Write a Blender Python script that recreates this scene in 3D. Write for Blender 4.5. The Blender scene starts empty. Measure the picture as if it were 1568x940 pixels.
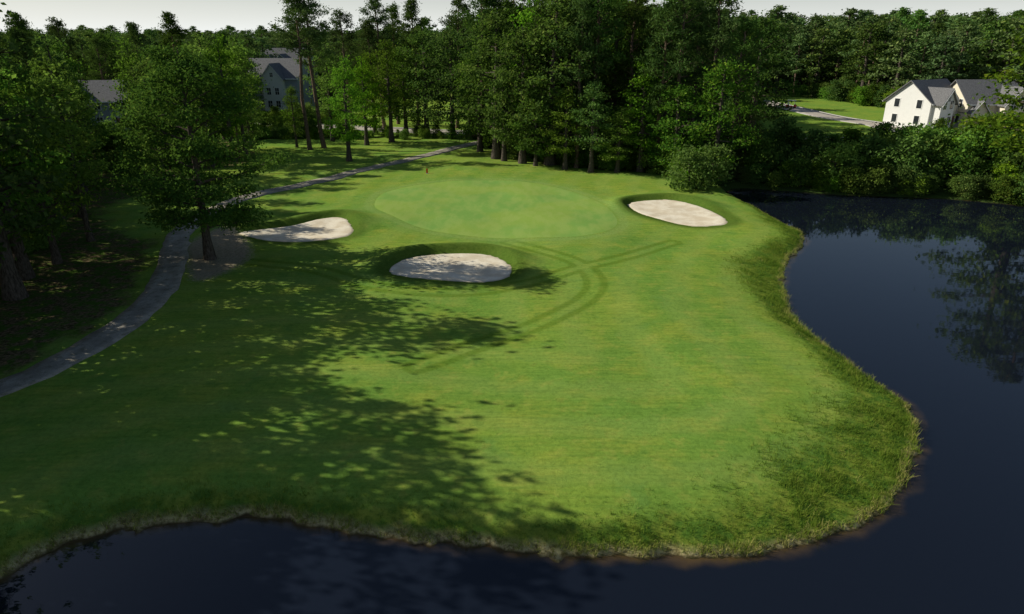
import bpy, math, random
import numpy as np
from mathutils import Vector, kdtree
rng=np.random.default_rng(7); random.seed(7)
scene=bpy.context.scene
scene.view_settings.view_transform='Standard'; scene.view_settings.look='None'; scene.view_settings.exposure=0
CAMH=16.0; PITCH=math.radians(21.4); WZ=-0.8
def G(px,py,z=0.0):
    """survey: ground coordinates of a point seen from the drone"""
    dx=(px-784)/1045.; dy=(470-py)/1045.
    d=(dx, math.cos(PITCH)+dy*math.sin(PITCH), -math.sin(PITCH)+dy*math.cos(PITCH))
    t=(CAMH-z)/-d[2]; return (d[0]*t,d[1]*t)
def GL(l,z=0.0): return [G(a,b,z) for a,b in l]
def catmull(P,closed=False,step=0.7):
    P=[np.array(p,float) for p in P]; n=len(P); out=[]
    for i in range(n if closed else n-1):
        if closed: a,b,c,d=P[i-1],P[i],P[(i+1)%n],P[(i+2)%n]
        else: a,b,c,d=P[max(i-1,0)],P[i],P[i+1],P[min(i+2,n-1)]
        k=max(2,min(12,int(np.linalg.norm(c-b)/step)))
        for j in range(k):
            t=j/k
            out.append(0.5*((2*b)+(c-a)*t+(2*a-5*b+4*c-d)*t*t+(3*b-a-3*c+d)*t**3))
    if not closed: out.append(P[-1])
    return np.array(out)
def pdist(X,Y,poly,closed=True):
    d=np.full(X.shape,1e9); n=len(poly)
    for i in range(n if closed else n-1):
        ax,ay=poly[i]; bx,by=poly[(i+1)%n]; ex,ey=bx-ax,by-ay
        L=ex*ex+ey*ey+1e-12
        t=np.clip(((X-ax)*ex+(Y-ay)*ey)/L,0,1)
        q=(X-ax-t*ex)**2+(Y-ay-t*ey)**2
        np.minimum(d,q,out=d)
    return np.sqrt(d)
def inside(X,Y,poly):
    r=np.zeros(X.shape,bool); n=len(poly)
    for i in range(n):
        ax,ay=poly[i]; bx,by=poly[(i+1)%n]
        if ay==by: continue
        c=((ay>Y)!=(by>Y))&(X<(bx-ax)*(Y-ay)/(by-ay)+ax); r^=c
    return r
def sdf(X,Y,poly):
    d=pdist(X,Y,poly); return np.where(inside(X,Y,poly),d,-d)
_w=[(rng.uniform(0,2*math.pi),rng.uniform(0.6,1.6),rng.uniform(0,6.28)) for _ in range(14)]
def wob(X,Y,L):
    s=0
    for a,f,p in _w: s=s+np.sin((X*math.cos(a)+Y*math.sin(a))*f*6.283/L+p)
    return s/4.0
def sst(x,a,b):
    t=np.clip((x-a)/(b-a),0,1); return t*t*(3-2*t)
# ------------------------------------------------------------- plan
shore=GL([(0,885),(40,862),(90,838),(150,818),(210,808),(280,800),(350,795),(410,795),(460,803),(520,811),(580,823),(640,829),(700,836),(760,843),(830,850),(900,853),(980,854),(1060,853),(1130,850),(1190,843),(1250,830),(1310,808),(1355,780),(1385,745),(1400,700),(1405,650),(1390,622),(1355,597),(1315,570),(1275,540),(1240,515),(1215,490),(1202,455),(1200,420),(1210,395),(1232,375),(1225,358),(1198,345),(1170,328),(1140,312),(1112,296),(1130,288),(1200,292),(1300,299),(1400,302),(1470,306),(1568,316)],WZ)
pond=catmull(shore+[(60,64),(68,50),(84,30),(90,-10),(80,-60),(0,-75),(-60,-55),(-62,-20),(-48,2),(-34,8),(-24,12.5)],True)
B1=catmull(GL([(365,355),(400,349),(450,343),(495,335),(525,334),(540,347),(536,359),(500,366),(450,368),(400,365)]),True,.4)
B2=catmull(GL([(595,412),(615,397),(650,388),(700,385),(750,388),(778,400),(784,413),(770,424),(730,430),(660,428),(608,421)]),True,.4)
B3=catmull(GL([(962,311),(985,306),(1030,306),(1075,317),(1110,334),(1108,342),(1060,342),(1010,332),(975,322)]),True,.4)
GREEN=catmull(GL([(572,318),(590,295),(650,281),(740,276),(810,279),(870,291),(920,311),(946,334),(938,351),(900,361),(840,364),(760,362),(690,356),(640,347),(600,333)]),True,.6)
PATH=catmull([(-45,14),(-33,22)]+GL([(0,592),(80,556),(150,520),(210,480),(245,445),(262,410),(268,380),(280,352),(330,322),(380,302),(440,286),(540,263),(640,241),(715,222),(770,211),(800,203)]),False,1.0)
ROAD2=catmull([(-160,150),(-100,140)]+GL([(400,192),(560,197),(720,204),(985,207),(1080,211),(1180,214)])+[(90,118),(160,115)],False,2.5)
ROAD1=catmull(GL([(1060,140),(1140,151),(1200,163),(1270,179),(1340,190),(1420,203)])+[(110,128),(160,118)],False,2.5)
WOOD=catmull(GL([(0,575),(150,503),(215,455),(240,400),(246,366),(200,352),(165,335),(180,312),(250,290),(320,262),(400,240)])+[(-60,125),(-140,120),(-120,60),(-95,5),(-36,13),(-31,25)],True,1.)
DIRT=catmull(GL([(288,372),(345,345),(378,366),(385,392),(340,420),(295,430),(283,400)]),True,.5)
FOREST=catmull(GL([(745,226),(800,245),(900,259),(1000,268),(1060,280),(1110,286),(1200,286),(1300,292),(1400,296),(1568,308)])+[(70,70),(90,50),(400,60),(700,1200),(-700,1200),(-500,60),(-100,70)]+GL([(100,240),(300,222),(420,214),(560,212),(700,210)]),True,2.)
C1=GL([(540,152),(720,150),(735,203),(690,208),(560,208),(530,200)])
C2=GL([(1125,143),(1250,150),(1380,170),(1568,178)])+[(170,140),(170,112)]+GL([(1568,222),(1380,214),(1180,200),(1120,160)])
TR1=catmull(GL([(380,400),(480,412),(560,436),(640,448),(740,446),(820,430),(890,410),(960,392),(1030,368)]),False,1.)
TR2=catmull(GL([(640,560),(690,540),(780,510),(850,485),(893,462),(912,440),(905,420),(880,400),(830,382),(780,368)]),False,1.)
def shore_s(X,Y):
    s=-sdf(X,Y,pond)
    return s+0.14*wob(X,Y,2.2)+0.07*wob(X+9,Y-4,0.9)
def bankw(X,Y):
    return .75+.25*wob(X,Y,11)*.5+1.9*np.exp(-((X-14.5)**2+(Y-24.5)**2)/38)+1.5*np.exp(-((X-20.5)**2+(Y-49)**2)/30)+.4*sst(X,0,12)*(1-sst(Y,60,70))+2.*sst(Y,66,80)*sst(X,28,36)
def height(X,Y,s=None):
    X=np.asarray(X,float);Y=np.asarray(Y,float)
    if s is None: s=shore_s(X,Y)
    sp_=np.maximum(s,0)
    wd=bankw(X,Y)*1.15
    z=np.where(s>0, WZ+0.14*(1-np.exp(-sp_/0.12))+0.66*(1-np.exp(-(sp_/wd)**1.3)), WZ+np.maximum(0.5*s,-1.8))
    m=sst(s,2,8)*(1-sst(Y,98,118))*(1-sst(np.abs(X),60,80))
    z=z+m*(0.12*wob(X,Y,26)+0.04*wob(X+5,Y,9))
    for Bp,am in ((B1,0.40),(B2,0.55),(B3,0.40)):
        c=Bp.mean(0); near=(np.abs(X-c[0])<14)&(np.abs(Y-c[1])<14)
        if near.any():
            d=sdf(X[near],Y[near],Bp); yy=Y[near]-c[1]
            lip=am*(0.08+0.92*sst(yy,-1.5,3))
            out=lip*np.exp(-(np.maximum(-d-.9,0)/1.3)**2)
            inn=-(lip+.12)*sst(d,-.8,.12)+.16*np.clip(yy/3,-.6,1)*sst(d,.1,1.5)*0-.07*sst(d,.2,2.)
            z[near]+=out+inn
    z=z+np.clip((Y-250)*0.03,0,10)*(.55+.45*sst(X,-80,0))
    return z
def hz(x,y): return float(height(np.array([x]),np.array([y]))[0])
# ------------------------------------------------------------- helpers
def link(o): scene.collection.objects.link(o); return o
def mesh_np(name,V,F,mats=None,mi=None,smooth=False,attrs=None,fattrs=None):
    V=np.asarray(V,np.float32); F=np.asarray(F,np.int32); k=F.shape[1]
    me=bpy.data.meshes.new(name); me.vertices.add(len(V)); me.vertices.foreach_set('co',V.ravel())
    me.loops.add(F.size); me.loops.foreach_set('vertex_index',F.ravel())
    me.polygons.add(len(F)); me.polygons.foreach_set('loop_start',np.arange(0,F.size,k,dtype=np.int32))
    if mats:
        for m in mats: me.materials.append(m)
    if mi is not None: me.polygons.foreach_set('material_index',np.asarray(mi,np.int32))
    if smooth is True: me.polygons.foreach_set('use_smooth',np.ones(len(F),bool))
    elif smooth is not False: me.polygons.foreach_set('use_smooth',smooth)
    me.update(calc_edges=True)
    for n,a in (attrs or {}).items():
        at=me.attributes.new(n,'FLOAT','POINT'); at.data.foreach_set('value',np.asarray(a,np.float32))
    for n,a in (fattrs or {}).items():
        at=me.attributes.new(n,'FLOAT','FACE'); at.data.foreach_set('value',np.asarray(a,np.float32))
    return me
class M:
    def __init__(s,name):
        s.m=bpy.data.materials.new(name); s.m.use_nodes=True; s.t=s.m.node_tree; s.t.nodes.clear()
        s.out=s.t.nodes.new('ShaderNodeOutputMaterial'); s.co=s.t.nodes.new('ShaderNodeTexCoord').outputs['Object']
    def n(s,ty,**kw):
        x=s.t.nodes.new(ty)
        for k,v in kw.items(): setattr(x,k,v)
        return x
    def put(s,sock,v):
        if isinstance(v,bpy.types.NodeSocket): s.t.links.new(v,sock)
        else:
            if isinstance(v,tuple) and len(v)==3 and sock.type=='RGBA': v=v+(1,)
            sock.default_value=v
    def noise(s,sc,det=4,ro=.55,vec=None,stretch=None):
        x=s.n('ShaderNodeTexNoise'); v=vec or s.co
        if stretch:
            mp=s.n('ShaderNodeMapping'); s.put(mp.inputs[0],v); mp.inputs['Scale'].default_value=stretch[:3]
            if len(stretch)>3: mp.inputs['Rotation'].default_value=(0,0,stretch[3])
            v=mp.outputs[0]
        s.put(x.inputs['Vector'],v); x.inputs['Scale'].default_value=sc; x.inputs['Detail'].default_value=det; x.inputs['Roughness'].default_value=ro
        return x.outputs[0]
    def rng(s,v,a,b,c=0.,d=1.,sm=True):
        x=s.n('ShaderNodeMapRange'); 
        if sm: x.interpolation_type='SMOOTHSTEP'
        s.put(x.inputs[0],v)
        for i,k in enumerate((a,b,c,d)): x.inputs[i+1].default_value=k
        return x.outputs[0]
    def math(s,op,a,b=0.,c=None):
        x=s.n('ShaderNodeMath',operation=op); s.put(x.inputs[0],a); s.put(x.inputs[1],b)
        if c is not None: s.put(x.inputs[2],c)
        return x.outputs[0]
    def mix(s,f,a,b,bt='MIX'):
        x=s.n('ShaderNodeMix',data_type='RGBA',blend_type=bt); s.put(x.inputs[0],f); s.put(x.inputs[6],a); s.put(x.inputs[7],b); return x.outputs[2]
    def attr(s,n): return s.n('ShaderNodeAttribute',attribute_name=n).outputs['Fac']
    def bump(s,h,st=.5,di=.05):
        x=s.n('ShaderNodeBump'); s.put(x.inputs['Height'],h); x.inputs['Strength'].default_value=st; x.inputs['Distance'].default_value=di; return x.outputs[0]
    def bsdf(s,col,rough=.9,spec=.2,nrm=None,**kw):
        x=s.n('ShaderNodeBsdfPrincipled'); s.put(x.inputs['Base Color'],col); s.put(x.inputs['Roughness'],rough); s.put(x.inputs['Specular IOR Level'],spec)
        if nrm: s.put(x.inputs['Normal'],nrm)
        for k,v in kw.items(): s.put(x.inputs[k],v)
        return x.outputs[0]
    def diff(s,col,nrm=None):
        x=s.n('ShaderNodeBsdfDiffuse'); s.put(x.inputs['Color'],col)
        if nrm: s.put(x.inputs['Normal'],nrm)
        return x.outputs[0]
    def fin(s,sh): s.t.links.new(sh,s.out.inputs[0]); return s.m
# ------------------------------------------------------------- materials
m=M('ground_mat')
sh=m.attr('sd_shore'); rw=m.attr('sd_rough'); wd=m.attr('sd_wood'); tr=m.attr('sd_track'); dr=m.attr('sd_dirt'); fo=m.attr('sd_forest'); gr=m.attr('sd_green'); bk=m.attr('sd_bunker')
big=m.noise(.07,3); med=m.noise(.35,5,.6); pat=m.noise(1.1,5,.65); fine=m.noise(5,6,.7); vf=m.noise(28,3,.7); st=m.noise(2.2,4,.6,stretch=(.2,1.9,1,.12)); 
c=m.mix(m.rng(big,.38,.62),(.185,.335,.055),(.255,.375,.055))
c=m.mix(m.rng(med,.46,.66,0,.7),c,(.335,.395,.06))
c=m.mix(m.rng(med,.30,.43,.55,0),c,(.14,.285,.065))
c=m.mix(m.rng(pat,.52,.66,0,.5),c,(.37,.40,.08))
c=m.mix(m.rng(pat,.34,.46,.5,0),c,(.12,.24,.04))
c=m.mix(m.rng(st,.38,.66,0,.5),c,(.13,.255,.04))
wv=m.math('ADD',sh,m.math('MULTIPLY',med,1.5)); b1=m.math('SINE',m.math('MULTIPLY',wv,1.75))
c=m.mix(m.rng(b1,-.5,.8,0,.2),c,(.33,.42,.11))
c=m.mix(m.rng(m.math('ABSOLUTE',m.math('SUBTRACT',tr,.6)),.12,.42,.5,0),c,(.10,.185,.015))
c=m.mix(m.rng(m.math('ABSOLUTE',m.math('ADD',gr,.5)),.2,.7,.35,0),c,(.31,.42,.13))
c=m.mix(m.rng(m.math('ADD',gr,m.math('MULTIPLY',fine,.3)),-2.2,-1.9,0,.25),c,(.22,.38,.09))
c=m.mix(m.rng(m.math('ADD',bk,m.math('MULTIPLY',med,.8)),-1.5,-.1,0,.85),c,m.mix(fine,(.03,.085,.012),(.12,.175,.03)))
shn=m.math('ADD',rw,m.math('MULTIPLY',m.math('SUBTRACT',med,.5),1.4))
rough=m.mix(m.rng(pat,.4,.62),(.085,.19,.028),(.29,.34,.05)); rough=m.mix(m.rng(fine,.4,.65,0,.6),rough,(.05,.11,.014))
c=m.mix(m.rng(shn,.8,1.7,.85,0),c,rough)
c=m.mix(m.rng(m.math('ADD',sh,m.math('MULTIPLY',fine,.6)),.36,.8,.9,0),c,m.mix(m.rng(fine,.35,.65),(.18,.13,.06),(.60,.50,.27)))
c=m.mix(m.rng(sh,-.05,.10,1,0),c,(.07,.05,.027))
dn=m.math('ADD',dr,m.math('MULTIPLY',m.math('SUBTRACT',fine,.5),2.6))
c=m.mix(m.rng(dn,-.4,.7),c,m.mix(fine,(.22,.17,.11),(.55,.46,.33)))
wn=m.math('ADD',wd,m.math('MULTIPLY',m.math('SUBTRACT',med,.5),6.))
lit=m.mix(m.rng(fine,.35,.65),(.06,.045,.025),(.24,.17,.10)); lit=m.mix(m.rng(pat,.42,.6),lit,(.08,.15,.025)); lit=m.mix(m.rng(vf,.5,.7,0,.5),lit,(.03,.03,.015))
c=m.mix(m.rng(wn,-.3,1.5),c,lit)
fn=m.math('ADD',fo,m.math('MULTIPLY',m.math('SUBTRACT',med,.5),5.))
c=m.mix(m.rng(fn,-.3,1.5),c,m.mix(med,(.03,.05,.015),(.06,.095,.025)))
c=m.mix(m.rng(fine,.3,.6,.28,0),c,(.02,.05,.0)); c=m.mix(m.rng(vf,.3,.6,.25,0),c,(.02,.04,.0))
GROUND=m.fin(m.diff(c,m.bump(m.math('ADD',vf,m.math('MULTIPLY',fine,1.3)),.42,.04)))
m=M('green_mat'); st=m.noise(.9,4,.6,stretch=(1,.35,1,.4)); f=m.noise(14,4,.7); b=m.noise(.12,3)
c=m.mix(m.rng(b,.4,.6),(.20,.365,.08),(.26,.385,.075)); c=m.mix(m.rng(st,.4,.62,0,.5),c,(.32,.42,.11)); c=m.mix(m.rng(f,.3,.7,.16,0),c,(.05,.12,.02))
PG=m.fin(m.diff(c,m.bump(f,.2,.02)))
m=M('sand_mat'); f=m.noise(9,6,.7); b=m.noise(.8,4); rk=m.noise(4,3,.5,stretch=(.4,3,1,.3))
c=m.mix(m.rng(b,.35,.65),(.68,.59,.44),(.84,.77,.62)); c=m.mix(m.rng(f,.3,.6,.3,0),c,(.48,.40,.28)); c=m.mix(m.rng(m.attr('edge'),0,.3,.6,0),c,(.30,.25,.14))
SAND=m.fin(m.diff(c,m.bump(m.math('ADD',f,rk),.45,.04)))
m=M('path_mat'); f=m.noise(16,5,.7); b=m.noise(.7,5,.65); s2=m.noise(2.4,5,.7)
c=m.mix(m.rng(b,.35,.65),(.26,.235,.19),(.42,.385,.32)); c=m.mix(m.rng(f,.35,.6,.4,0),c,(.1,.09,.07)); c=m.mix(m.rng(s2,.52,.62,0,.5),c,(.13,.12,.06))
PATHM=m.fin(m.bsdf(c,.9,.2,m.bump(f,.3,.02)))
m=M('road_mat'); f=m.noise(6,5,.7); c=m.mix(f,(.36,.32,.27),(.54,.49,.42)); ROADM=m.fin(m.bsdf(c,.9,.2))
m=M('kerb_mat'); f=m.noise(6,5,.7); c=m.mix(f,(.35,.34,.31),(.5,.48,.45)); KERB=m.fin(m.bsdf(c,.9,.2))
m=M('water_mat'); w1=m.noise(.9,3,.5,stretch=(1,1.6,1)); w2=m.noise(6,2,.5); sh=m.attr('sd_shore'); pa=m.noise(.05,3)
c=m.mix(m.rng(m.math('ADD',sh,m.math('MULTIPLY',m.noise(.6,3),-.7)),-.9,-.2),(.007,.010,.018),(.085,.055,.024))  # murky depth and brown shallows; depth's blue painted in for reflected sky
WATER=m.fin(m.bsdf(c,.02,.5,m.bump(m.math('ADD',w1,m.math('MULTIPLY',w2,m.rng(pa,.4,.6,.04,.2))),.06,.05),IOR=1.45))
def leafmat(name,a,b,hi,trans=.35,tc=(.17,.31,.025)):
    m=M(name); v=m.attr('var'); oi=m.n('ShaderNodeObjectInfo').outputs['Random']
    c=m.mix(m.rng(v,0,1,sm=False),a,b); c=m.mix(m.rng(v,.75,1.,0,.85),c,hi)
    hs=m.n('ShaderNodeHueSaturation'); m.put(hs.inputs['Color'],c); m.put(hs.inputs['Hue'],m.rng(oi,0,1,.470,.510,False)); m.put(hs.inputs['Value'],m.rng(m.math('FRACT',m.math('MULTIPLY',oi,7.3)),0,1,.65,1.35,False)); m.put(hs.inputs['Saturation'],m.rng(m.math('FRACT',m.math('MULTIPLY',oi,13.7)),0,1,.85,1.08,False))
    c=hs.outputs[0]; p=m.diff(c); t=m.n('ShaderNodeBsdfTranslucent'); m.put(t.inputs[0],m.mix(.4,c,tc))
    x=m.n('ShaderNodeMixShader'); x.inputs[0].default_value=trans; m.t.links.new(p,x.inputs[1]); m.t.links.new(t.outputs[0],x.inputs[2])
    return m.fin(x.outputs[0])
LEAF=leafmat('leaf_mat',(.040,.105,.016),(.11,.21,.028),(.22,.31,.045))
LEAFH=leafmat('oak_leaf_mat',(.035,.085,.014),(.095,.175,.028),(.24,.33,.05),.32,(.15,.27,.025))
LEAFB=leafmat('leaf_bright_mat',(.085,.20,.025),(.18,.34,.035),(.28,.42,.06),.42)
NEED=leafmat('needle_mat',(.040,.085,.022),(.09,.155,.038),(.16,.22,.055),.2)
FAR=leafmat('far_haze_leaf_mat',(.06,.13,.036),(.125,.21,.05),(.20,.28,.07),.2)  # muted greens: distance haze put into the leaf colour
def bark(name,a,b):
    m=M(name); f=m.noise(5,5,.7,stretch=(3,3,.6)); return m.fin(m.diff(m.mix(m.rng(f,.3,.7),a,b),m.bump(f,.8,.05)))
BARK=bark('bark_mat',(.035,.028,.022),(.14,.12,.10)); PBARK=bark('pine_bark_mat',(.06,.04,.03),(.24,.17,.13))
GRASSB=leafmat('grass_blade_mat',(.09,.20,.025),(.25,.33,.045),(.52,.47,.17),.35)
# ------------------------------------------------------------- ground sheet
def axis(lo,hi,st,a,b,g=1.14):
    c=list(np.arange(lo,hi+1e-6,st)); s=st; x=lo; L=[]
    while x>a: s*=g; x-=s; L.append(x)
    s=st; x=c[-1]; R=[]
    while x<b: s*=g; x+=s; R.append(x)
    return np.array(L[::-1]+c+R)
xs=axis(-56,60,.3,-1800,1800); ys=axis(13,122,.3,-300,3500)
X,Y=np.meshgrid(xs,ys); X=X.ravel();Y=Y.ravel()
S=shore_s(X,Y); Z=height(X,Y,S)
def grid_faces(nx,ny):
    i=np.arange(nx-1)[None,:]+nx*np.arange(ny-1)[:,None]; i=i.ravel()
    return np.stack([i,i+1,i+nx+1,i+nx],1)
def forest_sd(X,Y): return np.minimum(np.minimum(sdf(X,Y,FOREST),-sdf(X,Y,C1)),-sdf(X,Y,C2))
trk=np.minimum(pdist(X,Y,TR1,False),pdist(X,Y,TR2,False))
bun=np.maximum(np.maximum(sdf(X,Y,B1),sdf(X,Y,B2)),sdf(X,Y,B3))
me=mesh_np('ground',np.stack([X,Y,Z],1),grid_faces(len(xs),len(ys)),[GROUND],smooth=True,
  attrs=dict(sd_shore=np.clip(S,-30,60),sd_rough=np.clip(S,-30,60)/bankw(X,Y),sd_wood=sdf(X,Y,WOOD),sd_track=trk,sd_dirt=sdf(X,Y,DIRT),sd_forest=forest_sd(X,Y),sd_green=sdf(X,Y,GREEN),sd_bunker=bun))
link(bpy.data.objects.new('ground',me))
wx=np.arange(-90,110,.7); wy=np.arange(-90,96,.7); WX,WY=np.meshgrid(wx,wy); WX=WX.ravel();WY=WY.ravel()
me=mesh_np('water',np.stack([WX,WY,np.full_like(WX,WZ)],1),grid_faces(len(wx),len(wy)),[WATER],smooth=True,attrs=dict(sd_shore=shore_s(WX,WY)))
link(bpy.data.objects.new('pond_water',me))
def drape(name,poly,mat,off,rings=14,jit=0.0):
    n=len(poly); c=poly.mean(0); V=[];E=[]
    J=1+jit*rng.normal(size=n)
    for t in [1-(k/rings)**1.0 for k in range(rings)]:
        q=c+(poly-c)*(t*(J[:,None] if t==1 else 1)); V.append(q); E+= [(1-t)*6]*n
    V=np.concatenate(V+[c[None]]); E.append(6.)
    z=height(V[:,0],V[:,1])+off
    z[:n]-=off+.01
    F=[]
    for k in range(rings-1):
        for i in range(n):
            j=(i+1)%n; F.append((k*n+i,k*n+j,(k+1)*n+j,(k+1)*n+i))
    k=rings-1; ce=len(V)-1
    for i in range(0,n): F.append((k*n+i,k*n+(i+1)%n,ce))
    me=bpy.data.meshes.new(name); me.from_pydata(np.column_stack([V,z]).tolist(),[],F); me.materials.append(mat)
    me.polygons.foreach_set('use_smooth',np.ones(len(me.polygons),bool))
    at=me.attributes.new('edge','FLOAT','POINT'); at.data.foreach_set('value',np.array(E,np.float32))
    return link(bpy.data.objects.new(name,me))
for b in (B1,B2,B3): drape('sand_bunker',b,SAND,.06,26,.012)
drape('putting_green',GREEN,PG,.03,26)
def ribbon(name,P,w,mat,off,parent=None,side=0.0,skirt=.12,wj=0.0):
    P=np.asarray(P); T=np.gradient(P,axis=0); T/=np.linalg.norm(T,axis=1)[:,None]; Nn=np.stack([-T[:,1],T[:,0]],1)
    us=np.array([-1,-1,-.5,0,.5,1,1])*w/2; rows=[]; j1=wj*rng.normal(size=len(P))[:,None]; j2=wj*rng.normal(size=len(P))[:,None]
    for k,u in enumerate(us):
        q=P+Nn*(u+side+(j1 if k<2 else j2 if k>4 else 0)); z=height(q[:,0],q[:,1])+(off if 0<k<6 else -skirt); rows.append(np.column_stack([q,z]))
    V=np.stack(rows,1).reshape(-1,3); F=grid_faces(7,len(P))
    me=mesh_np(name,V,F,[mat],smooth=False); o=link(bpy.data.objects.new(name,me)); o.parent=parent; return o
ribbon('cart_path',PATH,2.1,PATHM,.035,wj=.08)
for nm,R in (('road',ROAD2),('road',ROAD1)):
    e=bpy.data.objects.new(nm,None); link(e)
    ribbon('asphalt',R,5.6,ROADM,.03,e); ribbon('kerb_left',R,.3,KERB,.14,e,side=2.95); ribbon('kerb_right',R,.3,KERB,.14,e,side=-2.95)
# ------------------------------------------------------------- trees
class TB:
    def __init__(s): s.V=[];s.F=[];s.mi=[];s.var=[];s.n=0
    def tube(s,P,R,k=6):
        P=np.array(P,float); n=len(P); T=np.gradient(P,axis=0); T/=np.linalg.norm(T,axis=1)[:,None]+1e-9
        a=np.where(np.abs(T[:,2:3])>.9,np.array([[1.,0,0]]),np.array([[0,0,1.]])); U=np.cross(T,a); U/=np.linalg.norm(U,axis=1)[:,None]+1e-9; W=np.cross(T,U)
        th=np.arange(k)*2*math.pi/k
        V=P[:,None]+np.array(R)[:,None,None]*(np.cos(th)[None,:,None]*U[:,None]+np.sin(th)[None,:,None]*W[:,None])
        s.V.append(V.reshape(-1,3)); F=[]
        for i in range(n-1):
            for j in range(k):
                jj=(j+1)%k; F.append((i*k+j,i*k+jj,(i+1)*k+jj,(i+1)*k+j))
        s.F.append(np.array(F)+s.n); s.n+=n*k; s.mi+= [0]*len(F); s.var.append(np.zeros(len(F)))
    def leaves(s,C,var,size,ctr,asp=.6,up=.5,outw=.5):
        n=len(C); nr=rng.normal(size=(n,3)); o=C-ctr; o/=np.linalg.norm(o,axis=1)[:,None]+1e-6
        nr/=np.linalg.norm(nr,axis=1)[:,None]; nr=nr+o*outw+np.array([0,0,up]); nr/=np.linalg.norm(nr,axis=1)[:,None]
        t=np.cross(nr,rng.normal(size=(n,3))); t/=np.linalg.norm(t,axis=1)[:,None]; b=np.cross(nr,t)
        sz=(size*rng.uniform(.6,1.35,n))[:,None]
        V=np.stack([C-t*sz*.5,C-b*sz*.5*asp+t*sz*.05,C+t*sz*.5-nr*sz*.12,C+b*sz*.5*asp+t*sz*.05],1).reshape(-1,3)
        s.V.append(V); s.F.append(np.arange(4*n).reshape(n,4)+s.n); s.n+=4*n; s.mi+=[1]*n; s.var.append(np.clip(var,0,1))
    def mesh(s,name,mats):
        mi=np.array(s.mi); return mesh_np(name,np.concatenate(s.V),np.concatenate(s.F),mats,mi,smooth=(mi==0),fattrs=dict(var=np.concatenate(s.var)))
def decid(name,H,R,bf,nl,per,lsz,mats,lean=.3,tk=.022,csz=1.,top=2.2,stems=1):
    B=TB(); 
    for sidx in range(stems):
        off=np.array([0,0,0.]) if stems==1 else np.append(rng.normal(size=2)*R*.22,0)
        zs=np.linspace(0,1,9); P=np.column_stack([np.cumsum(rng.normal(size=9)*lean*.25)*zs**.6,np.cumsum(rng.normal(size=9)*lean*.25)*zs**.6,zs*H*.95-.25]); P[:,:2]-=P[0,:2]; P+=off
        if stems>1: P[:,:2]+=off[:2]*zs[:,None]*1.5
        rad=H*tk*(1-zs)**.8+.03; rad[0]*=1.55; rad[1]*=1.02
        B.tube(P,rad,8)
        CL=[];a0=rng.uniform(0,6.28)
        for i in range(nl):
            t=(i+rng.uniform(0,.8))/nl; hf=bf+(.95-bf)*t
            base=np.array([np.interp(hf,zs,P[:,k]) for k in range(3)])
            r=R*(.62+.38*min(1,t/.22))*max(.12,(1-t**top))**.75*rng.uniform(.62,1.12)
            a=a0+i*2.399+rng.normal()*.35; el=math.radians(8+45*t+rng.normal()*9)
            d=np.array([math.cos(a),math.sin(a),0]); L=r
            u=np.linspace(0,1,6); kink=np.cumsum(rng.normal(size=(6,3))*L*.035,0); kink-=kink[0]
            Q=base+d*(u*L)[:,None]+np.array([0,0,1.])*(L*math.tan(el)*(u-.35*u*u)*.7)[:,None]+kink
            B.tube(Q,H*tk*.36*(1-t*.6)*(1-u)**.9+.012,5)
            for uu in (.42,.6,.75,.88,1.0):
                if L*uu<.25*R*(1-t)*.6: continue
                CL.append((np.array([np.interp(uu,u,Q[:,k]) for k in range(3)]),1.))
            for k in range(int(3+L*.8)):
                uu=rng.uniform(.3,.98); b0=np.array([np.interp(uu,u,Q[:,q]) for q in range(3)]); sa=a+rng.choice([-1,1])*rng.uniform(.5,1.3)
                l2=L*rng.uniform(.18,.38)*(1.2-.5*uu); e=b0+np.array([math.cos(sa),math.sin(sa),rng.uniform(-.15,.55)])*l2
                B.tube([b0,(b0+e)/2+rng.normal(size=3)*.05*l2,e],[.035+.01*L*.3,.02,.008],3)
                CL.append((e,1.)); 
                if l2>1: CL.append(((b0+e)/2,.8))
        CL.append((P[-1],.8)); ctr=np.array([0,0,H*(bf+.42*(1-bf))])
        cr=(.30+.085*R)*csz
        for c0,w in CL:
            n=max(4,int(per*rng.uniform(.5,1.3)*w)); c=rng.normal(size=(n,3))*np.array([1,1,.55])*cr*rng.uniform(.7,1.25)+c0
            n0=rng.uniform(.05,.8); B.leaves(c,n0+rng.normal(size=n)*.17,lsz,ctr)
    return B.mesh(name,mats)
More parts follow.
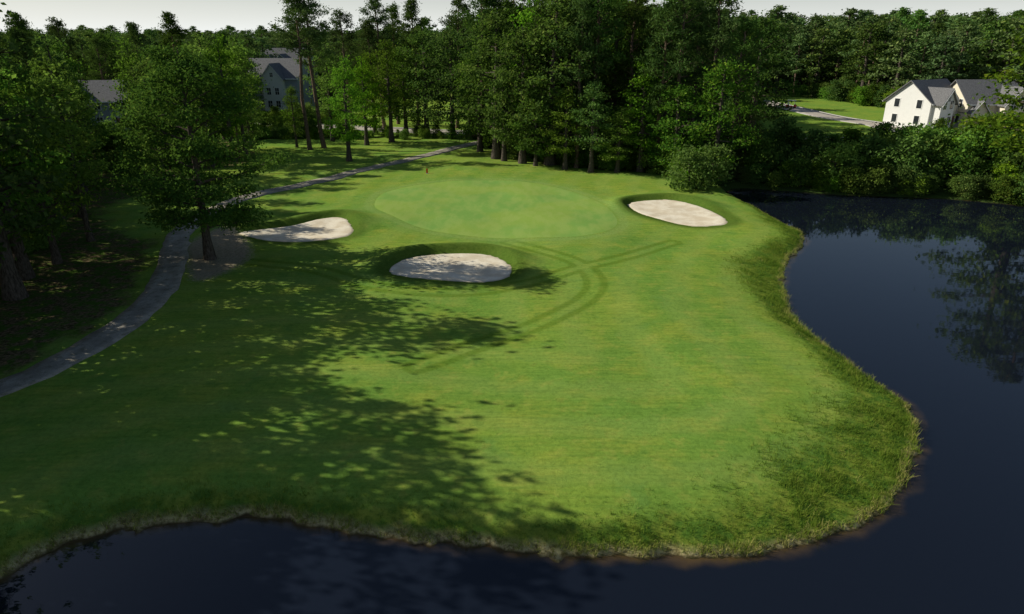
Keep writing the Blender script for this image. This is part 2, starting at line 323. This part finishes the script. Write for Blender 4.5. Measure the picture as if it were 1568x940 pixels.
def pine(name,H,R,bf,nl,per,mats,tk=.0125,wide=.16,ls=.42):
    B=TB(); zs=np.linspace(0,1,10); P=np.column_stack([np.cumsum(rng.normal(size=10)*.14),np.cumsum(rng.normal(size=10)*.14),zs*H*.98-.25]); P[:,:2]-=P[0,:2]
    rad=H*tk*(1-zs)**.6+.02; rad[0]*=1.3; B.tube(P,rad,8); ctr=np.array([0,0,H*.6])
    for i in range(7):
        hf=rng.uniform(.2,bf); a=rng.uniform(0,6.28); b0=np.array([np.interp(hf,zs,P[:,k]) for k in range(3)]); l=rng.uniform(.4,1.4)
        B.tube([b0,b0+np.array([math.cos(a),math.sin(a),-.1])*l],[.03,.01],3)
    for i in range(nl):
        t=(i+rng.uniform(0,.9))/nl; hf=bf+(.98-bf)*t; base=np.array([np.interp(hf,zs,P[:,k]) for k in range(3)])
        L=R*(.55+.45*min(1,t/.3))*max(.1,1-t**1.7)**.8*rng.uniform(.5,1.15); a=i*2.4+rng.normal()*.5
        u=np.linspace(0,1,5); sl=rng.uniform(-.05,.35)+.5*t
        Q=base+np.array([math.cos(a),math.sin(a),0])*(u*L)[:,None]+np.array([0,0,1.])*(L*sl*u+L*.18*u*u)[:,None]+rng.normal(size=(5,3))*.05
        Q[0]=base; B.tube(Q,.07*(1-t*.6)*(1-u)+.012,4)
        CL=[np.array([np.interp(x,u,Q[:,k]) for k in range(3)]) for x in (.6,.8,1.)]
        for k in range(int(3+L)):
            x=rng.uniform(.35,1); b0=np.array([np.interp(x,u,Q[:,q]) for q in range(3)]); sa=a+rng.choice([-1,1])*rng.uniform(.5,1.2); l2=L*rng.uniform(.2,.4)
            e=b0+np.array([math.cos(sa),math.sin(sa),rng.uniform(0,.5)])*l2; B.tube([b0,e],[.02,.008],3); CL.append(e)
        for c0 in CL:
            n=max(4,int(per*rng.uniform(.5,1.3))); c=rng.normal(size=(n,3))*np.array([1,1,.5])*rng.uniform(.28,.5)+c0
            B.leaves(c,rng.uniform(.1,.75)+rng.normal(size=n)*.15,ls,ctr,asp=wide*1.6,up=.15,outw=.1)
    return B.mesh(name,mats)
D=[decid('decid_a',16,4.2,.2,26,20,.33,[BARK,LEAF],csz=.85),decid('decid_b',17,3.6,.28,26,20,.33,[BARK,LEAF],csz=.85),decid('decid_c',15,4.6,.16,26,20,.35,[BARK,LEAF],csz=.85),
   decid('decid_d',16,3.4,.22,26,20,.33,[BARK,LEAFB],csz=.9),decid('decid_e',15,2.5,.34,20,22,.29,[BARK,LEAFB],lean=.5,tk=.012)]
DH=[16,17,15,16,15]
Pn=[pine('pine_a',22,3.6,.5,34,24,[PBARK,NEED],wide=.19),pine('pine_b',22,3.0,.58,30,26,[PBARK,NEED],wide=.19),pine('pine_c',20,3.8,.35,38,24,[PBARK,NEED],wide=.19)]
PH=[22,22,20]
SH=[decid('shrub_a',5,2.4,.04,13,22,.33,[BARK,LEAFB],stems=2,tk=.012),decid('shrub_b',5,2.2,.04,13,22,.33,[BARK,LEAF],stems=2,tk=.012),decid('shrub_c',6,1.9,.06,18,20,.33,[BARK,LEAF],stems=1,tk=.012)]
FARM=[decid('far_a',20,4.6,.12,22,11,.62,[BARK,FAR]),decid('far_b',20,4.0,.1,22,11,.62,[BARK,FAR]),pine('far_c',21,3.6,.35,28,11,[PBARK,FAR],wide=.34,ls=.62)]
HERO=decid('hero',16.6,6.0,.16,46,52,.25,[BARK,LEAFH],lean=.35,tk=.019,csz=.64,top=3.2)
def place(name,me,x,y,sc,rs=None):
    o=bpy.data.objects.new(name,me); o.location=(x,y,hz(x,y)-.05); o.rotation_euler=(0,0,rng.uniform(0,6.28) if rs is None else rs)
    o.scale=sc if isinstance(sc,tuple) else (sc,)*3; link(o); return o
def tD(x,y,H,k=None,wf=1.,nm='oak_tree'):
    k=rng.integers(0,5) if k is None else k; s=H/DH[k]; place(nm,D[k],x,y,(s*wf,s*wf,s))
def tP(x,y,H,k=None,wf=1.):
    k=rng.integers(0,3) if k is None else k; s=H/PH[k]; place('pine_tree',Pn[k],x,y,(s*wf,s*wf,s))
bx,by=G(322,396); place('oak_tree',HERO,bx,by,1.0,1.0)
for px,py,H,k,wf in [(535,247,14.5,3,.95),(562,222,14,3,1),(510,216,16,4,1.3),(455,226,10,0,.8),(600,217,17,1,1),(654,208,19,0,1.1),(694,212,19,2,.95),(385,228,12,2,.9),(760,242,21,0,1.15),(800,250,19,2,1),(842,252,22,1,1.2),(945,263,8.6,3,1.5),(1012,240,21,0,1.2),(1092,276,15,2,1),(1138,268,9,3,1.2),(735,232,16,2,1),(870,240,23,0,1.2),(905,262,12,1,1.2),(980,262,14,3,1.2),(1030,270,12,2,1.1),(820,238,23,3,1.2),(935,235,24,2,1.),(265,238,13,3,.9),(772,246,13,3,1.1),(720,214,15,3,1.1),(820,254,10,2,1.1),(865,258,11,3,1.2),(622,205,16,2,1.1),(575,206,15,0,1.1)]:
    x,y=G(px,py); tD(x,y,H,k,wf,'sweetgum_tree' if k>=3 else 'oak_tree')
for px,py,H,k in [(475,230,24,1),(497,227,25,0),(738,226,24,0),(786,228,25,2),(882,256,22,2),(915,252,25,0),(872,230,24,1),(960,247,25,2),(1000,262,21,2),(1036,264,24,0),(1052,245,26,1),(1112,268,19,0),(1085,250,23,2),(640,192,24,1),(700,196,24,0),(610,190,23,2),(845,244,25,0),(575,200,20,1),(590,196,24,0),(540,190,22,2)]:
    x,y=G(px,py); tP(x,y,H,k)
x,y=G(1066,288); place('shrub',SH[0],x,y,(1.1,1.1,1.05))
tD(57.5,76.5,21,0,1.3); tP(60,73,22,0,1.3); tD(61,69,19,0,1.2); tD(62,61,20,2,1.3); tP(66,72,21,2,1.2); tD(70,52,18,1,1.2)
# left woods
def wood_x(y): return np.interp(y,[15,30,42,50,58,66,80,100,120],[-33,-33.,-33.5,-34,-36.5,-39.5,-41,-39,-40])
pts=[(-31.5,25.5,20.5,0),(-33,30,19.5,2),(-36.5,35,17,3),(-33,42.5,20.5,0),(-35,46.5,17,3),(-34,19,19,1),(-37,23,18,2),(-39,28,19,0),(-39,39,18,0),(-41,33,18,2),(-33.5,37.5,13,4)]
for x,y,H,k in pts: tD(x,y,H,k,1.12,'sweetgum_tree' if k>=3 else 'oak_tree')
acc=[(p[0],p[1]) for p in pts]+[(-42,88)]
tries=0
def corridor(x,y): return abs(x-(-78.5)*y/137)<4.3 and y>60
while len(acc)<122 and tries<9000:
    tries+=1; y=rng.uniform(16,108); x=wood_x(y)-rng.uniform(0,1)**1.25*36
    if min((x-a)**2+(y-b)**2 for a,b in acc)<3.4**2 or corridor(x,y): continue
    if x<-1.15*y-12: continue
    acc.append((x,y)); r=rng.random(); yy=1.5*sst(y,30,60)
    if r<.28: tP(x,y,rng.uniform(15,19)+yy,None,.85)
    elif r<.62: tD(x,y,rng.uniform(12,16.5)+yy,4,1.15,'sweetgum_tree')
    else: tD(x,y,rng.uniform(12,16)+yy,int(rng.choice([0,1,3])),.85)
# ------------------------------------------------------------- instanced masses
def scatter(name,meshes,P,SC,IDX,R):
    col=bpy.data.collections.new(name+'_sources')
    for i,me in enumerate(meshes): col.objects.link(bpy.data.objects.new('%s_src_%02d'%(name,i),me))
    me=bpy.data.meshes.new(name); me.vertices.add(len(P)); me.vertices.foreach_set('co',np.asarray(P,np.float32).ravel())
    a=me.attributes.new('sc','FLOAT_VECTOR','POINT'); a.data.foreach_set('vector',np.asarray(SC,np.float32).ravel())
    a=me.attributes.new('rt','FLOAT_VECTOR','POINT'); a.data.foreach_set('vector',np.column_stack([np.zeros(len(P)),np.zeros(len(P)),R]).astype(np.float32).ravel())
    a=me.attributes.new('ix','INT','POINT'); a.data.foreach_set('value',np.asarray(IDX,np.int32))
    o=link(bpy.data.objects.new(name,me)); ng=bpy.data.node_groups.new(name+'_gn','GeometryNodeTree')
    ng.interface.new_socket('Geometry',in_out='INPUT',socket_type='NodeSocketGeometry'); ng.interface.new_socket('Geometry',in_out='OUTPUT',socket_type='NodeSocketGeometry')
    gi=ng.nodes.new('NodeGroupInput'); go=ng.nodes.new('NodeGroupOutput'); ci=ng.nodes.new('GeometryNodeCollectionInfo'); ci.inputs['Collection'].default_value=col
    ci.inputs['Separate Children'].default_value=True; ci.inputs['Reset Children'].default_value=True
    ip=ng.nodes.new('GeometryNodeInstanceOnPoints'); ip.inputs['Pick Instance'].default_value=True
    def na(n,t):
        x=ng.nodes.new('GeometryNodeInputNamedAttribute'); x.data_type=t; x.inputs['Name'].default_value=n
        return next(q for q in x.outputs if q.enabled and q.name=='Attribute')
    L=ng.links.new; L(gi.outputs[0],ip.inputs['Points']); L(ci.outputs[0],ip.inputs['Instance']); L(na('ix','INT'),ip.inputs['Instance Index']); L(na('rt','FLOAT_VECTOR'),ip.inputs['Rotation']); L(na('sc','FLOAT_VECTOR'),ip.inputs['Scale']); L(ip.outputs[0],go.inputs[0])
    md=o.modifiers.new('scatter','NODES'); md.node_group=ng; return o
hA=G(1408,193); hB=G(1492,193)
houses=[hA,hB,(-58,179),(-78.5,137),(-64,212)]
def ok(X,Y,r1=4.5):
    k=np.ones(X.shape,bool)
    k&=pdist(X,Y,ROAD1,False)>r1+1; k&=pdist(X,Y,ROAD2,False)>r1; k&=pdist(X,Y,PATH,False)>3
    k&=-sdf(X,Y,pond)>.5
    for hx,hy in houses:
        k&=(X-hx)**2+(Y-hy)**2>9.5**2
        t=np.clip(Y/hy,0,1); k&=~((np.abs(X-hx*t)<6.5)&(Y<hy)&(Y>95)&(r1>4))
    return k
def jgrid(x0,x1,y0,y1,st):
    gx,gy=np.meshgrid(np.arange(x0,x1,st),np.arange(y0,y1,st)); gx=gx.ravel()+rng.uniform(-.45,.45,gx.size)*st; gy=gy.ravel()+rng.uniform(-.45,.45,gy.size)*st; return gx,gy
ga,gb=jgrid(-190,230,112,165,5.9); gc,gd=jgrid(-190,230,165,245,7.2); gx=np.append(ga,gc); gy=np.append(gb,gd)
k=(np.abs(gx)<gy*.8+30)&ok(gx,gy)&(forest_sd(gx,gy)>2)
k&=~((gx>gy*.345)&(gy<188-(gx-60)*.25)&(gx<130))
k&=~((gx>gy*.24)&(gx<gy*.36)&(gy>128)&(gy<215))
k&=~((gx<-.12*gy)&(gy<165)&(rng.random(gx.size)<.4))
gx=gx[k];gy=gy[k]; n=len(gx); u=gx/gy
H=np.interp(u,[-.6,-.25,-.1,.25,.4,.8],[16,16,21,23,21,21])*rng.uniform(.78,1.17,n)
ix=rng.choice(8,n,p=[.13,.12,.12,.13,.06,.16,.12,.16])
ix=np.where(gy>168,8+rng.integers(0,3,n),ix); hh=np.array(DH+PH+[20,20,21])[ix]; s=H/hh
wf=np.where(gy>168,1.35,1.15)
scatter('forest',D+Pn+FARM,np.column_stack([gx,gy,height(gx,gy)-.1]),np.column_stack([s*wf,s*wf,s]),ix,rng.uniform(0,6.28,n))
gx,gy=jgrid(-400,430,246,470,11.); k=(np.abs(gx)<gy*.8+30); gx=gx[k];gy=gy[k];n=len(gx); ix=rng.integers(0,3,n); s=rng.uniform(.75,1.22,n)*np.where(gx>0,1.08,.85)
scatter('distant_treeline',FARM,np.column_stack([gx,gy,height(gx,gy)-.1]),np.column_stack([s*1.5,s*1.5,s]),ix,rng.uniform(0,6.28,n))
gx,gy=jgrid(-2,95,66,125,3.0); d=-sdf(gx,gy,pond); f=forest_sd(gx,gy); k=(f>.3)&(d>.5)&(f<26)&((d<17)|(f<5))&ok(gx,gy,3.5)&(gy<118)
gx=gx[k];gy=gy[k];d=d[k]
ex=[];
for i in range(0,len(pond),2):
    px_,py_=pond[i]
    if py_>68 and px_>28 and px_<75: ex.append((px_+rng.normal()*.5,py_+.5+rng.uniform(0,1.2)))
ex=np.array(ex); gx=np.append(gx,ex[:,0]);gy=np.append(gy,ex[:,1]);d=np.append(d,np.full(len(ex),1.5))
fx,fy=jgrid(40,190,150,215,4.2); f2=forest_sd(fx,fy); q=(f2>0)&(f2<7)&(pdist(fx,fy,ROAD1,False)>7); gx=np.append(gx,fx[q]);gy=np.append(gy,fy[q]);d=np.append(d,np.full(q.sum(),14.))
n=len(gx); ix=rng.choice(3,n,p=[.3,.35,.35]); s=np.interp(d,[1,4,9,16],[.5,.95,1.15,1.0])*rng.uniform(.65,1.2,n)*np.where((gx<30),.75,1.)
scatter('shoreline_shrubs',SH,np.column_stack([gx,gy,height(gx,gy)-.1]),np.column_stack([s*1.1,s*1.1,s]),ix,rng.uniform(0,6.28,n))
gx,gy=jgrid(-85,28,60,150,3.0); f=forest_sd(gx,gy); k=ok(gx,gy,3.2)&(f>.3)&(f<18)&(rng.random(gx.size)<np.where(gx>-9,.85,.5))
gx=gx[k];gy=gy[k];n=len(gx); ix=rng.integers(0,3,n); s=rng.uniform(.4,.85,n)
x2=rng.uniform(-85,-37,110);y2=rng.uniform(48,108,110); q=x2<wood_x(y2)-2; x2=x2[q];y2=y2[q]
gx=np.append(gx,x2);gy=np.append(gy,y2);ix=np.append(ix,rng.integers(0,3,len(x2)));s=np.append(s,rng.uniform(.2,.6,len(x2)))
x3=np.linspace(G(420,206)[0],G(735,214)[0],26)+rng.normal(size=26)*.5; y3=np.full(26,G(570,211)[1])+rng.normal(size=26)*1.; q=np.abs(pdist(x3,y3,PATH,False))>3
gx=np.append(gx,x3[q]);gy=np.append(gy,y3[q]);ix=np.append(ix,rng.integers(0,3,q.sum()));s=np.append(s,rng.uniform(.25,.5,q.sum()));n=len(gx)
scatter('undergrowth',SH,np.column_stack([gx,gy,height(gx,gy)-.1]),np.column_stack([s,s,s]),ix,rng.uniform(0,6.28,n))
# rough grass on the bank
gx=rng.uniform(-32,36,700000);gy=rng.uniform(14,72,700000)
bb=pond[(pond[:,1]>8)&(pond[:,1]<75)]
kd=kdtree.KDTree(len(bb)); [kd.insert((a,b,0),i) for i,(a,b) in enumerate(bb)]; kd.balance()
dd=np.array([kd.find((a,b,0))[2] for a,b in zip(gx,gy)]); k=dd<5.5; gx=gx[k];gy=gy[k]
s=shore_s(gx,gy); w=bankw(gx,gy); dens=np.exp(-(np.maximum(s-.1,0)/(w*1.25))**2)*(.45+.55*(wob(gx,gy,3)>-.3))
k=(s>.04)&(rng.random(len(gx))<dens); gx=gx[k];gy=gy[k];s=s[k]; w=w[k]
gx=gx[:60000];gy=gy[:60000];s=s[:60000];w=w[:60000];z=height(gx,gy); nb=4
Pb=np.repeat(np.column_stack([gx,gy,z]),nb,0); n=len(Pb); Pb[:,:2]+=rng.normal(size=(n,2))*.05
a=rng.uniform(0,6.28,n); hgt=rng.uniform(.05,.16,n)*np.repeat((.6+.6*(wob(gx,gy,5)>0))*(.6+.4*np.minimum(w/1.2,1.6))*(1+.6*(s<.3)),nb); ww=.009; tx=np.column_stack([np.cos(a),np.sin(a),np.zeros(n)]); ln=np.column_stack([rng.normal(size=(n,2))*.45,np.ones(n)])*hgt[:,None]
V=np.stack([Pb-tx*ww,Pb+tx*ww,Pb+tx*ww*.3+ln,Pb-tx*ww*.3+ln],1).reshape(-1,3)
vv=np.clip(rng.uniform(0,.75,n)+np.repeat(.4*(s<.38),nb)+np.repeat(.16*wob(gx,gy,2.),nb),0,1)
link(bpy.data.objects.new('rough_grass',mesh_np('rough_grass',V,np.arange(4*n).reshape(n,4),[GRASSB],fattrs=dict(var=vv))))
# ------------------------------------------------------------- buildings
def simp(name,a,b,sc=3.,rough=.8,stretch=None,spec=.3):
    m=M(name); f=m.noise(sc,4,.6,stretch=stretch); return m.fin(m.bsdf(m.mix(m.rng(f,.3,.7),a,b),rough,spec))
def siding(name,a,b):
    m=M(name); s=m.n('ShaderNodeSeparateXYZ'); m.put(s.inputs[0],m.co); f=m.math('FRACT',m.math('MULTIPLY',s.outputs[2],5.)); n=m.noise(2,4)
    return m.fin(m.bsdf(m.mix(m.rng(f,0,.18,.5,0),m.mix(n,a,b),(a[0]*.5,a[1]*.5,a[2]*.5)),.7,.3))
CREAM=siding('cream_siding',(.66,.60,.46),(.76,.70,.56)); WHITE=siding('white_siding',(.70,.70,.68),(.8,.8,.78)); GREY=siding('grey_siding',(.26,.30,.35),(.34,.38,.42))
ROOF=simp('shingle_mat',(.10,.10,.105),(.20,.20,.205),6,.9); TRIM=simp('trim_mat',(.74,.74,.72),(.8,.8,.78)); GLASS=simp('glass_mat',(.02,.025,.03),(.04,.045,.05),1,.08,None,.8); BRICK=simp('brick_mat',(.22,.10,.07),(.33,.17,.12),8)
def prim(name,V,F,mat,par):
    me=bpy.data.meshes.new(name); me.from_pydata(V,[],F); me.materials.append(mat); o=link(bpy.data.objects.new(name,me)); o.parent=par; return o
def box(name,x0,x1,y0,y1,z0,z1,mat,par):
    return prim(name,[(x0,y0,z0),(x1,y0,z0),(x1,y1,z0),(x0,y1,z0),(x0,y0,z1),(x1,y0,z1),(x1,y1,z1),(x0,y1,z1)],[(0,3,2,1),(4,5,6,7),(0,1,5,4),(1,2,6,5),(2,3,7,6),(3,0,4,7)],mat,par)
def gwalls(name,x0,x1,y0,y1,z1,rh,ax,mat,par):
    if ax=='x':
        ym=(y0+y1)/2; V=[(x0,y0,0),(x1,y0,0),(x1,y1,0),(x0,y1,0),(x0,y0,z1),(x1,y0,z1),(x1,y1,z1),(x0,y1,z1),(x0,ym,z1+rh),(x1,ym,z1+rh)]
        F=[(0,1,5,4),(2,3,7,6),(1,2,6,9,5),(3,0,4,8,7),(4,5,9,8),(6,7,8,9)]
    else:
        xm=(x0+x1)/2; V=[(x0,y0,0),(x1,y0,0),(x1,y1,0),(x0,y1,0),(x0,y0,z1),(x1,y0,z1),(x1,y1,z1),(x0,y1,z1),(xm,y0,z1+rh),(xm,y1,z1+rh)]
        F=[(0,1,5,8,4),(2,3,7,9,6),(1,2,6,5),(3,0,4,7),(5,6,9,8),(7,4,8,9)]
    return prim(name,V,F,mat,par)
def groof(name,x0,x1,y0,y1,z1,rh,ax,mat,par,ov=.5,th=.18):
    def slab(V4,nm,mt):
        V=[tuple(v) for v in V4]+[(v[0],v[1],v[2]+th) for v in V4]
        prim(nm,V,[(0,3,2,1),(4,5,6,7),(0,1,5,4),(1,2,6,5),(2,3,7,6),(3,0,4,7)],mt,par)
    e=.02
    if ax=='x':
        ym=(y0+y1)/2; k=rh/(ym-y0); 
        for sg,ye in ((-1,y0),(1,y1)):
            yo=ye+sg*ov; zo=z1-k*ov+e; zr=z1+rh+e
            slab([(x0-ov,yo,zo),(x1+ov,yo,zo),(x1+ov,ym,zr),(x0-ov,ym,zr)],name,mat)
            box('fascia',x0-ov-.02,x1+ov+.02,min(yo,yo+sg*.06),max(yo,yo+sg*.06),zo-.06,zo+.17,TRIM,par)
    else:
        xm=(x0+x1)/2; k=rh/(xm-x0)
        for sg,xe in ((-1,x0),(1,x1)):
            xo=xe+sg*ov; zo=z1-k*ov+e; zr=z1+rh+e
            slab([(xo,y0-ov,zo),(xo,y1,zo),(xm,y1,zr),(xm,y0-ov,zr)],name,mat)
            slab([(xo,y0-ov-.1,zo-.14),(xo,y0-ov-.005,zo-.14),(xm,y0-ov-.005,zr-.14),(xm,y0-ov-.1,zr-.14)],'rake_board',TRIM)
def win(x,z,y,w,h,par):
    box('window_frame',x-w/2-.12,x+w/2+.12,y-.05,y-.003,z-.12,z+h+.12,TRIM,par); box('window_glass',x-w/2,x+w/2,y-.07,y-.052,z,z+h,GLASS,par)
    box('muntin',x-.03,x+.03,y-.09,y-.072,z,z+h,TRIM,par); box('sash',x-w/2,x-.035,y-.09,y-.072,z+h/2-.03,z+h/2+.03,TRIM,par); box('sash',x+.035,x+w/2,y-.09,y-.072,z+h/2-.03,z+h/2+.03,TRIM,par)
def swin(y,z,x,w,h,sg,par):
    a,b=(x-.05,x-.003) if sg<0 else (x+.003,x+.05); box('window_frame',a,b,y-w/2-.12,y+w/2+.12,z-.12,z+h+.12,TRIM,par)
    a,b=(x-.07,x-.052) if sg<0 else (x+.052,x+.07); box('window_glass',a,b,y-w/2,y+w/2,z,z+h,GLASS,par)
def house(name,x,y,rot,W,Dp,Hw,rh,wall,wings,wwall=None,chim=None,floors=2,sc=1.):
    e=bpy.data.objects.new(name,None); link(e); e.location=(x,y,hz(x,y)); e.rotation_euler=(0,0,rot); e.scale=(sc,sc,sc)
    gwalls('walls',-W/2,W/2,-Dp/2,Dp/2,Hw,rh,'x',wall,e); groof('roof',-W/2,W/2,-Dp/2,Dp/2,Hw,rh,'x',ROOF,e)
    for f in range(floors):
        for i in range(int(W//2.6)):
            xx=-W/2+1.5+i*2.6
            if any(a-.9<xx<b+.9 for a,b,_,_,_ in wings) or xx>W/2-1: continue
            win(xx,.9+f*2.9,-Dp/2,1.0,1.5,e)
        for yy in (-Dp/4,Dp/4):
            swin(yy,.9+f*2.9,-W/2,1.,1.5,-1,e); swin(yy,.9+f*2.9,W/2,1.,1.5,1,e)
    for a,b,dp,wh,wr in wings:
        y0=-Dp/2-dp; gwalls('gable_wing',a,b,y0,-.3,wh,wr,'y',wwall or wall,e); groof('gable_roof',a,b,y0,-.2,wh,wr,'y',ROOF,e)
        c=(a+b)/2
        if wh>4:
            win(c-1.,3.8,y0,.9,1.5,e); win(c+1.,3.8,y0,.9,1.5,e); win(c,wh+.2,y0,.7,.9,e) if wr>2 else None
        win(c-1.,.9,y0,1.,1.5,e); win(c+1.,.9,y0,1.,1.5,e)
    box('door',W/2-3.3,W/2-2.3,-Dp/2-.13,-Dp/2-.09,.1,2.2,BRICK,e)
    box('porch_step',W/2-3.8,W/2-1.8,-Dp/2-1.2,-Dp/2-.01,0,.1,KERB,e)
    if chim: box('chimney',chim-.5,chim+.5,.6,1.5,Hw,Hw+rh+1.1,TRIM,e); box('chimney_cap',chim-.6,chim+.6,.5,1.6,Hw+rh+1.1,Hw+rh+1.3,ROOF,e)
    return e
house('white_house',hA[0],hA[1],.5,10.5,9,5.0,3.6,WHITE,[(-4.6,-.4,1.6,5.0,2.4)],None,None)
house('cream_house',hB[0],hB[1],.05,11,9,4.8,3.8,CREAM,[(-5,-2,.8,3.4,1.8),(0.2,5.2,2.2,4.8,2.8)],None,None)
house('grey_house',-57,176,-.1,13,10,7.6,4.0,GREY,[(-1.5,3.5,1.5,7.6,3.)],WHITE,None,3)
house('grey_house',-78.5,137,.2,13,10,5.4,3.2,GREY,[(-6,-1,1.5,5.4,2.6)],WHITE)
house('grey_house',-66,214,0,14,10,9.,4.5,GREY,[(-3,3,1.5,9.,3.)],None,None,3)
fx0,fy0=G(560,178); e=bpy.data.objects.new('white_fence',None); link(e); e.location=(fx0,fy0,0)
for i in range(13): box('post',i*2.4-.07,i*2.4+.07,-.07,.07,0,1.3,TRIM,e)
for z in (.45,.95): box('rail',-.05,12*2.4+.05,-.11,-.073,z,z+.12,TRIM,e)
x,y=G(654,266); e=bpy.data.objects.new('marker_stake',None); link(e); e.location=(x,y,hz(x,y))
OR=simp('orange_paint',(.75,.12,.03),(.8,.18,.04)); box('stake',-.12,.12,-.06,.06,-.1,.55,OR,e); prim('stake_tip',[(-.12,-.06,.55),(.12,-.06,.55),(.12,.06,.55),(-.12,.06,.55),(0,0,.7)],[(0,1,4),(1,2,4),(2,3,4),(3,0,4)],OR,e); box('stake_collar',-.15,.15,-.09,.09,.0,.08,TRIM,e)
x,y=G(1211,166); e=bpy.data.objects.new('golf_cart',None); link(e); e.location=(x,y,.05); e.rotation_euler=(0,0,-.6)
RED=simp('red_paint',(.4,.03,.03),(.5,.05,.04),2,.3); TYRE=simp('tyre_mat',(.02,.02,.02),(.04,.04,.04))
prim('body',[(-1.2,-.6,.35),(1.2,-.6,.35),(1.2,.6,.35),(-1.2,.6,.35),(-1.2,-.6,.85),(-.3,-.6,.5),(.6,-.6,.5),(.75,-.55,1.0),(1.2,-.5,.75),(-1.2,.6,.85),(-.3,.6,.5),(.6,.6,.5),(.75,.55,1.0),(1.2,.5,.75)],[(0,1,8,7,6,5,4),(3,9,10,11,12,13,2),(0,3,2,1),(1,2,13,8),(8,13,12,7),(7,12,11,6),(6,11,10,5),(5,10,9,4),(4,9,3,0)],RED,e)
box('seat',-.7,-.2,-.55,.55,.86,.98,TRIM,e); box('backrest',-.8,-.68,-.55,.55,.99,1.4,TRIM,e); box('canopy',-1.,.9,-.62,.62,1.85,1.93,TRIM,e)
for a in (-.9,.75):
    for b in (-.57,.53): box('canopy_post',a,a+.04,b,b+.04,.9,1.85,TRIM,e)
for i,(a,b) in enumerate(((-.8,-.55),(-.8,.55),(.8,-.55),(.8,.55))):
    t=TB(); t.tube([(a,b-.09,.22),(a,b-.08,.22),(a,b+.08,.22),(a,b+.09,.22)],[.03,.22,.22,.03],14)
    o=link(bpy.data.objects.new('wheel_%d'%(i+1),t.mesh('wheel',[TYRE]))); o.parent=e
# ------------------------------------------------------------- light, sky, camera
el=math.radians(30); Sx,Sy=-.982,.19; Sd=Vector((Sx*math.cos(el),Sy*math.cos(el),math.sin(el)))
w=bpy.data.worlds.new('World'); scene.world=w; w.use_nodes=True; nt=w.node_tree; bg=nt.nodes['Background']; sk=nt.nodes.new('ShaderNodeTexSky'); sk.sky_type='NISHITA'; sk.sun_disc=False
sk.sun_elevation=el; sk.sun_rotation=math.atan2(Sx,Sy)%(2*math.pi); sk.dust_density=1.; sk.air_density=1.; sk.ozone_density=1.5
tc=nt.nodes.new('ShaderNodeTexCoord'); sx=nt.nodes.new('ShaderNodeSeparateXYZ'); nt.links.new(tc.outputs['Generated'],sx.inputs[0])
mr=nt.nodes.new('ShaderNodeMath'); mr.operation='SUBTRACT'; mr.use_clamp=True; mr.inputs[0].default_value=1.; nt.links.new(sx.outputs[2],mr.inputs[1])
mp=nt.nodes.new('ShaderNodeMath'); mp.operation='POWER'; nt.links.new(mr.outputs[0],mp.inputs[0]); mp.inputs[1].default_value=14.
mx=nt.nodes.new('ShaderNodeMix'); mx.data_type='RGBA'; nt.links.new(mp.outputs[0],mx.inputs[0]); nt.links.new(sk.outputs[0],mx.inputs[6]); mx.inputs[7].default_value=(15.,15.6,15.3,1)
nt.links.new(mx.outputs[2],bg.inputs[0]); bg.inputs[1].default_value=.065
l=bpy.data.lights.new('sun','SUN'); l.energy=5; l.angle=math.radians(.4); l.color=(1,.94,.80); o=link(bpy.data.objects.new('sun',l)); o.rotation_euler=Sd.to_track_quat('Z','Y').to_euler()
cd=bpy.data.cameras.new('camera'); cd.lens=24; cd.sensor_width=36; cd.clip_end=6000; cd.clip_start=.5; o=link(bpy.data.objects.new('camera',cd)); o.location=(0,0,CAMH); o.rotation_euler=(math.pi/2-PITCH,0,0); scene.camera=o
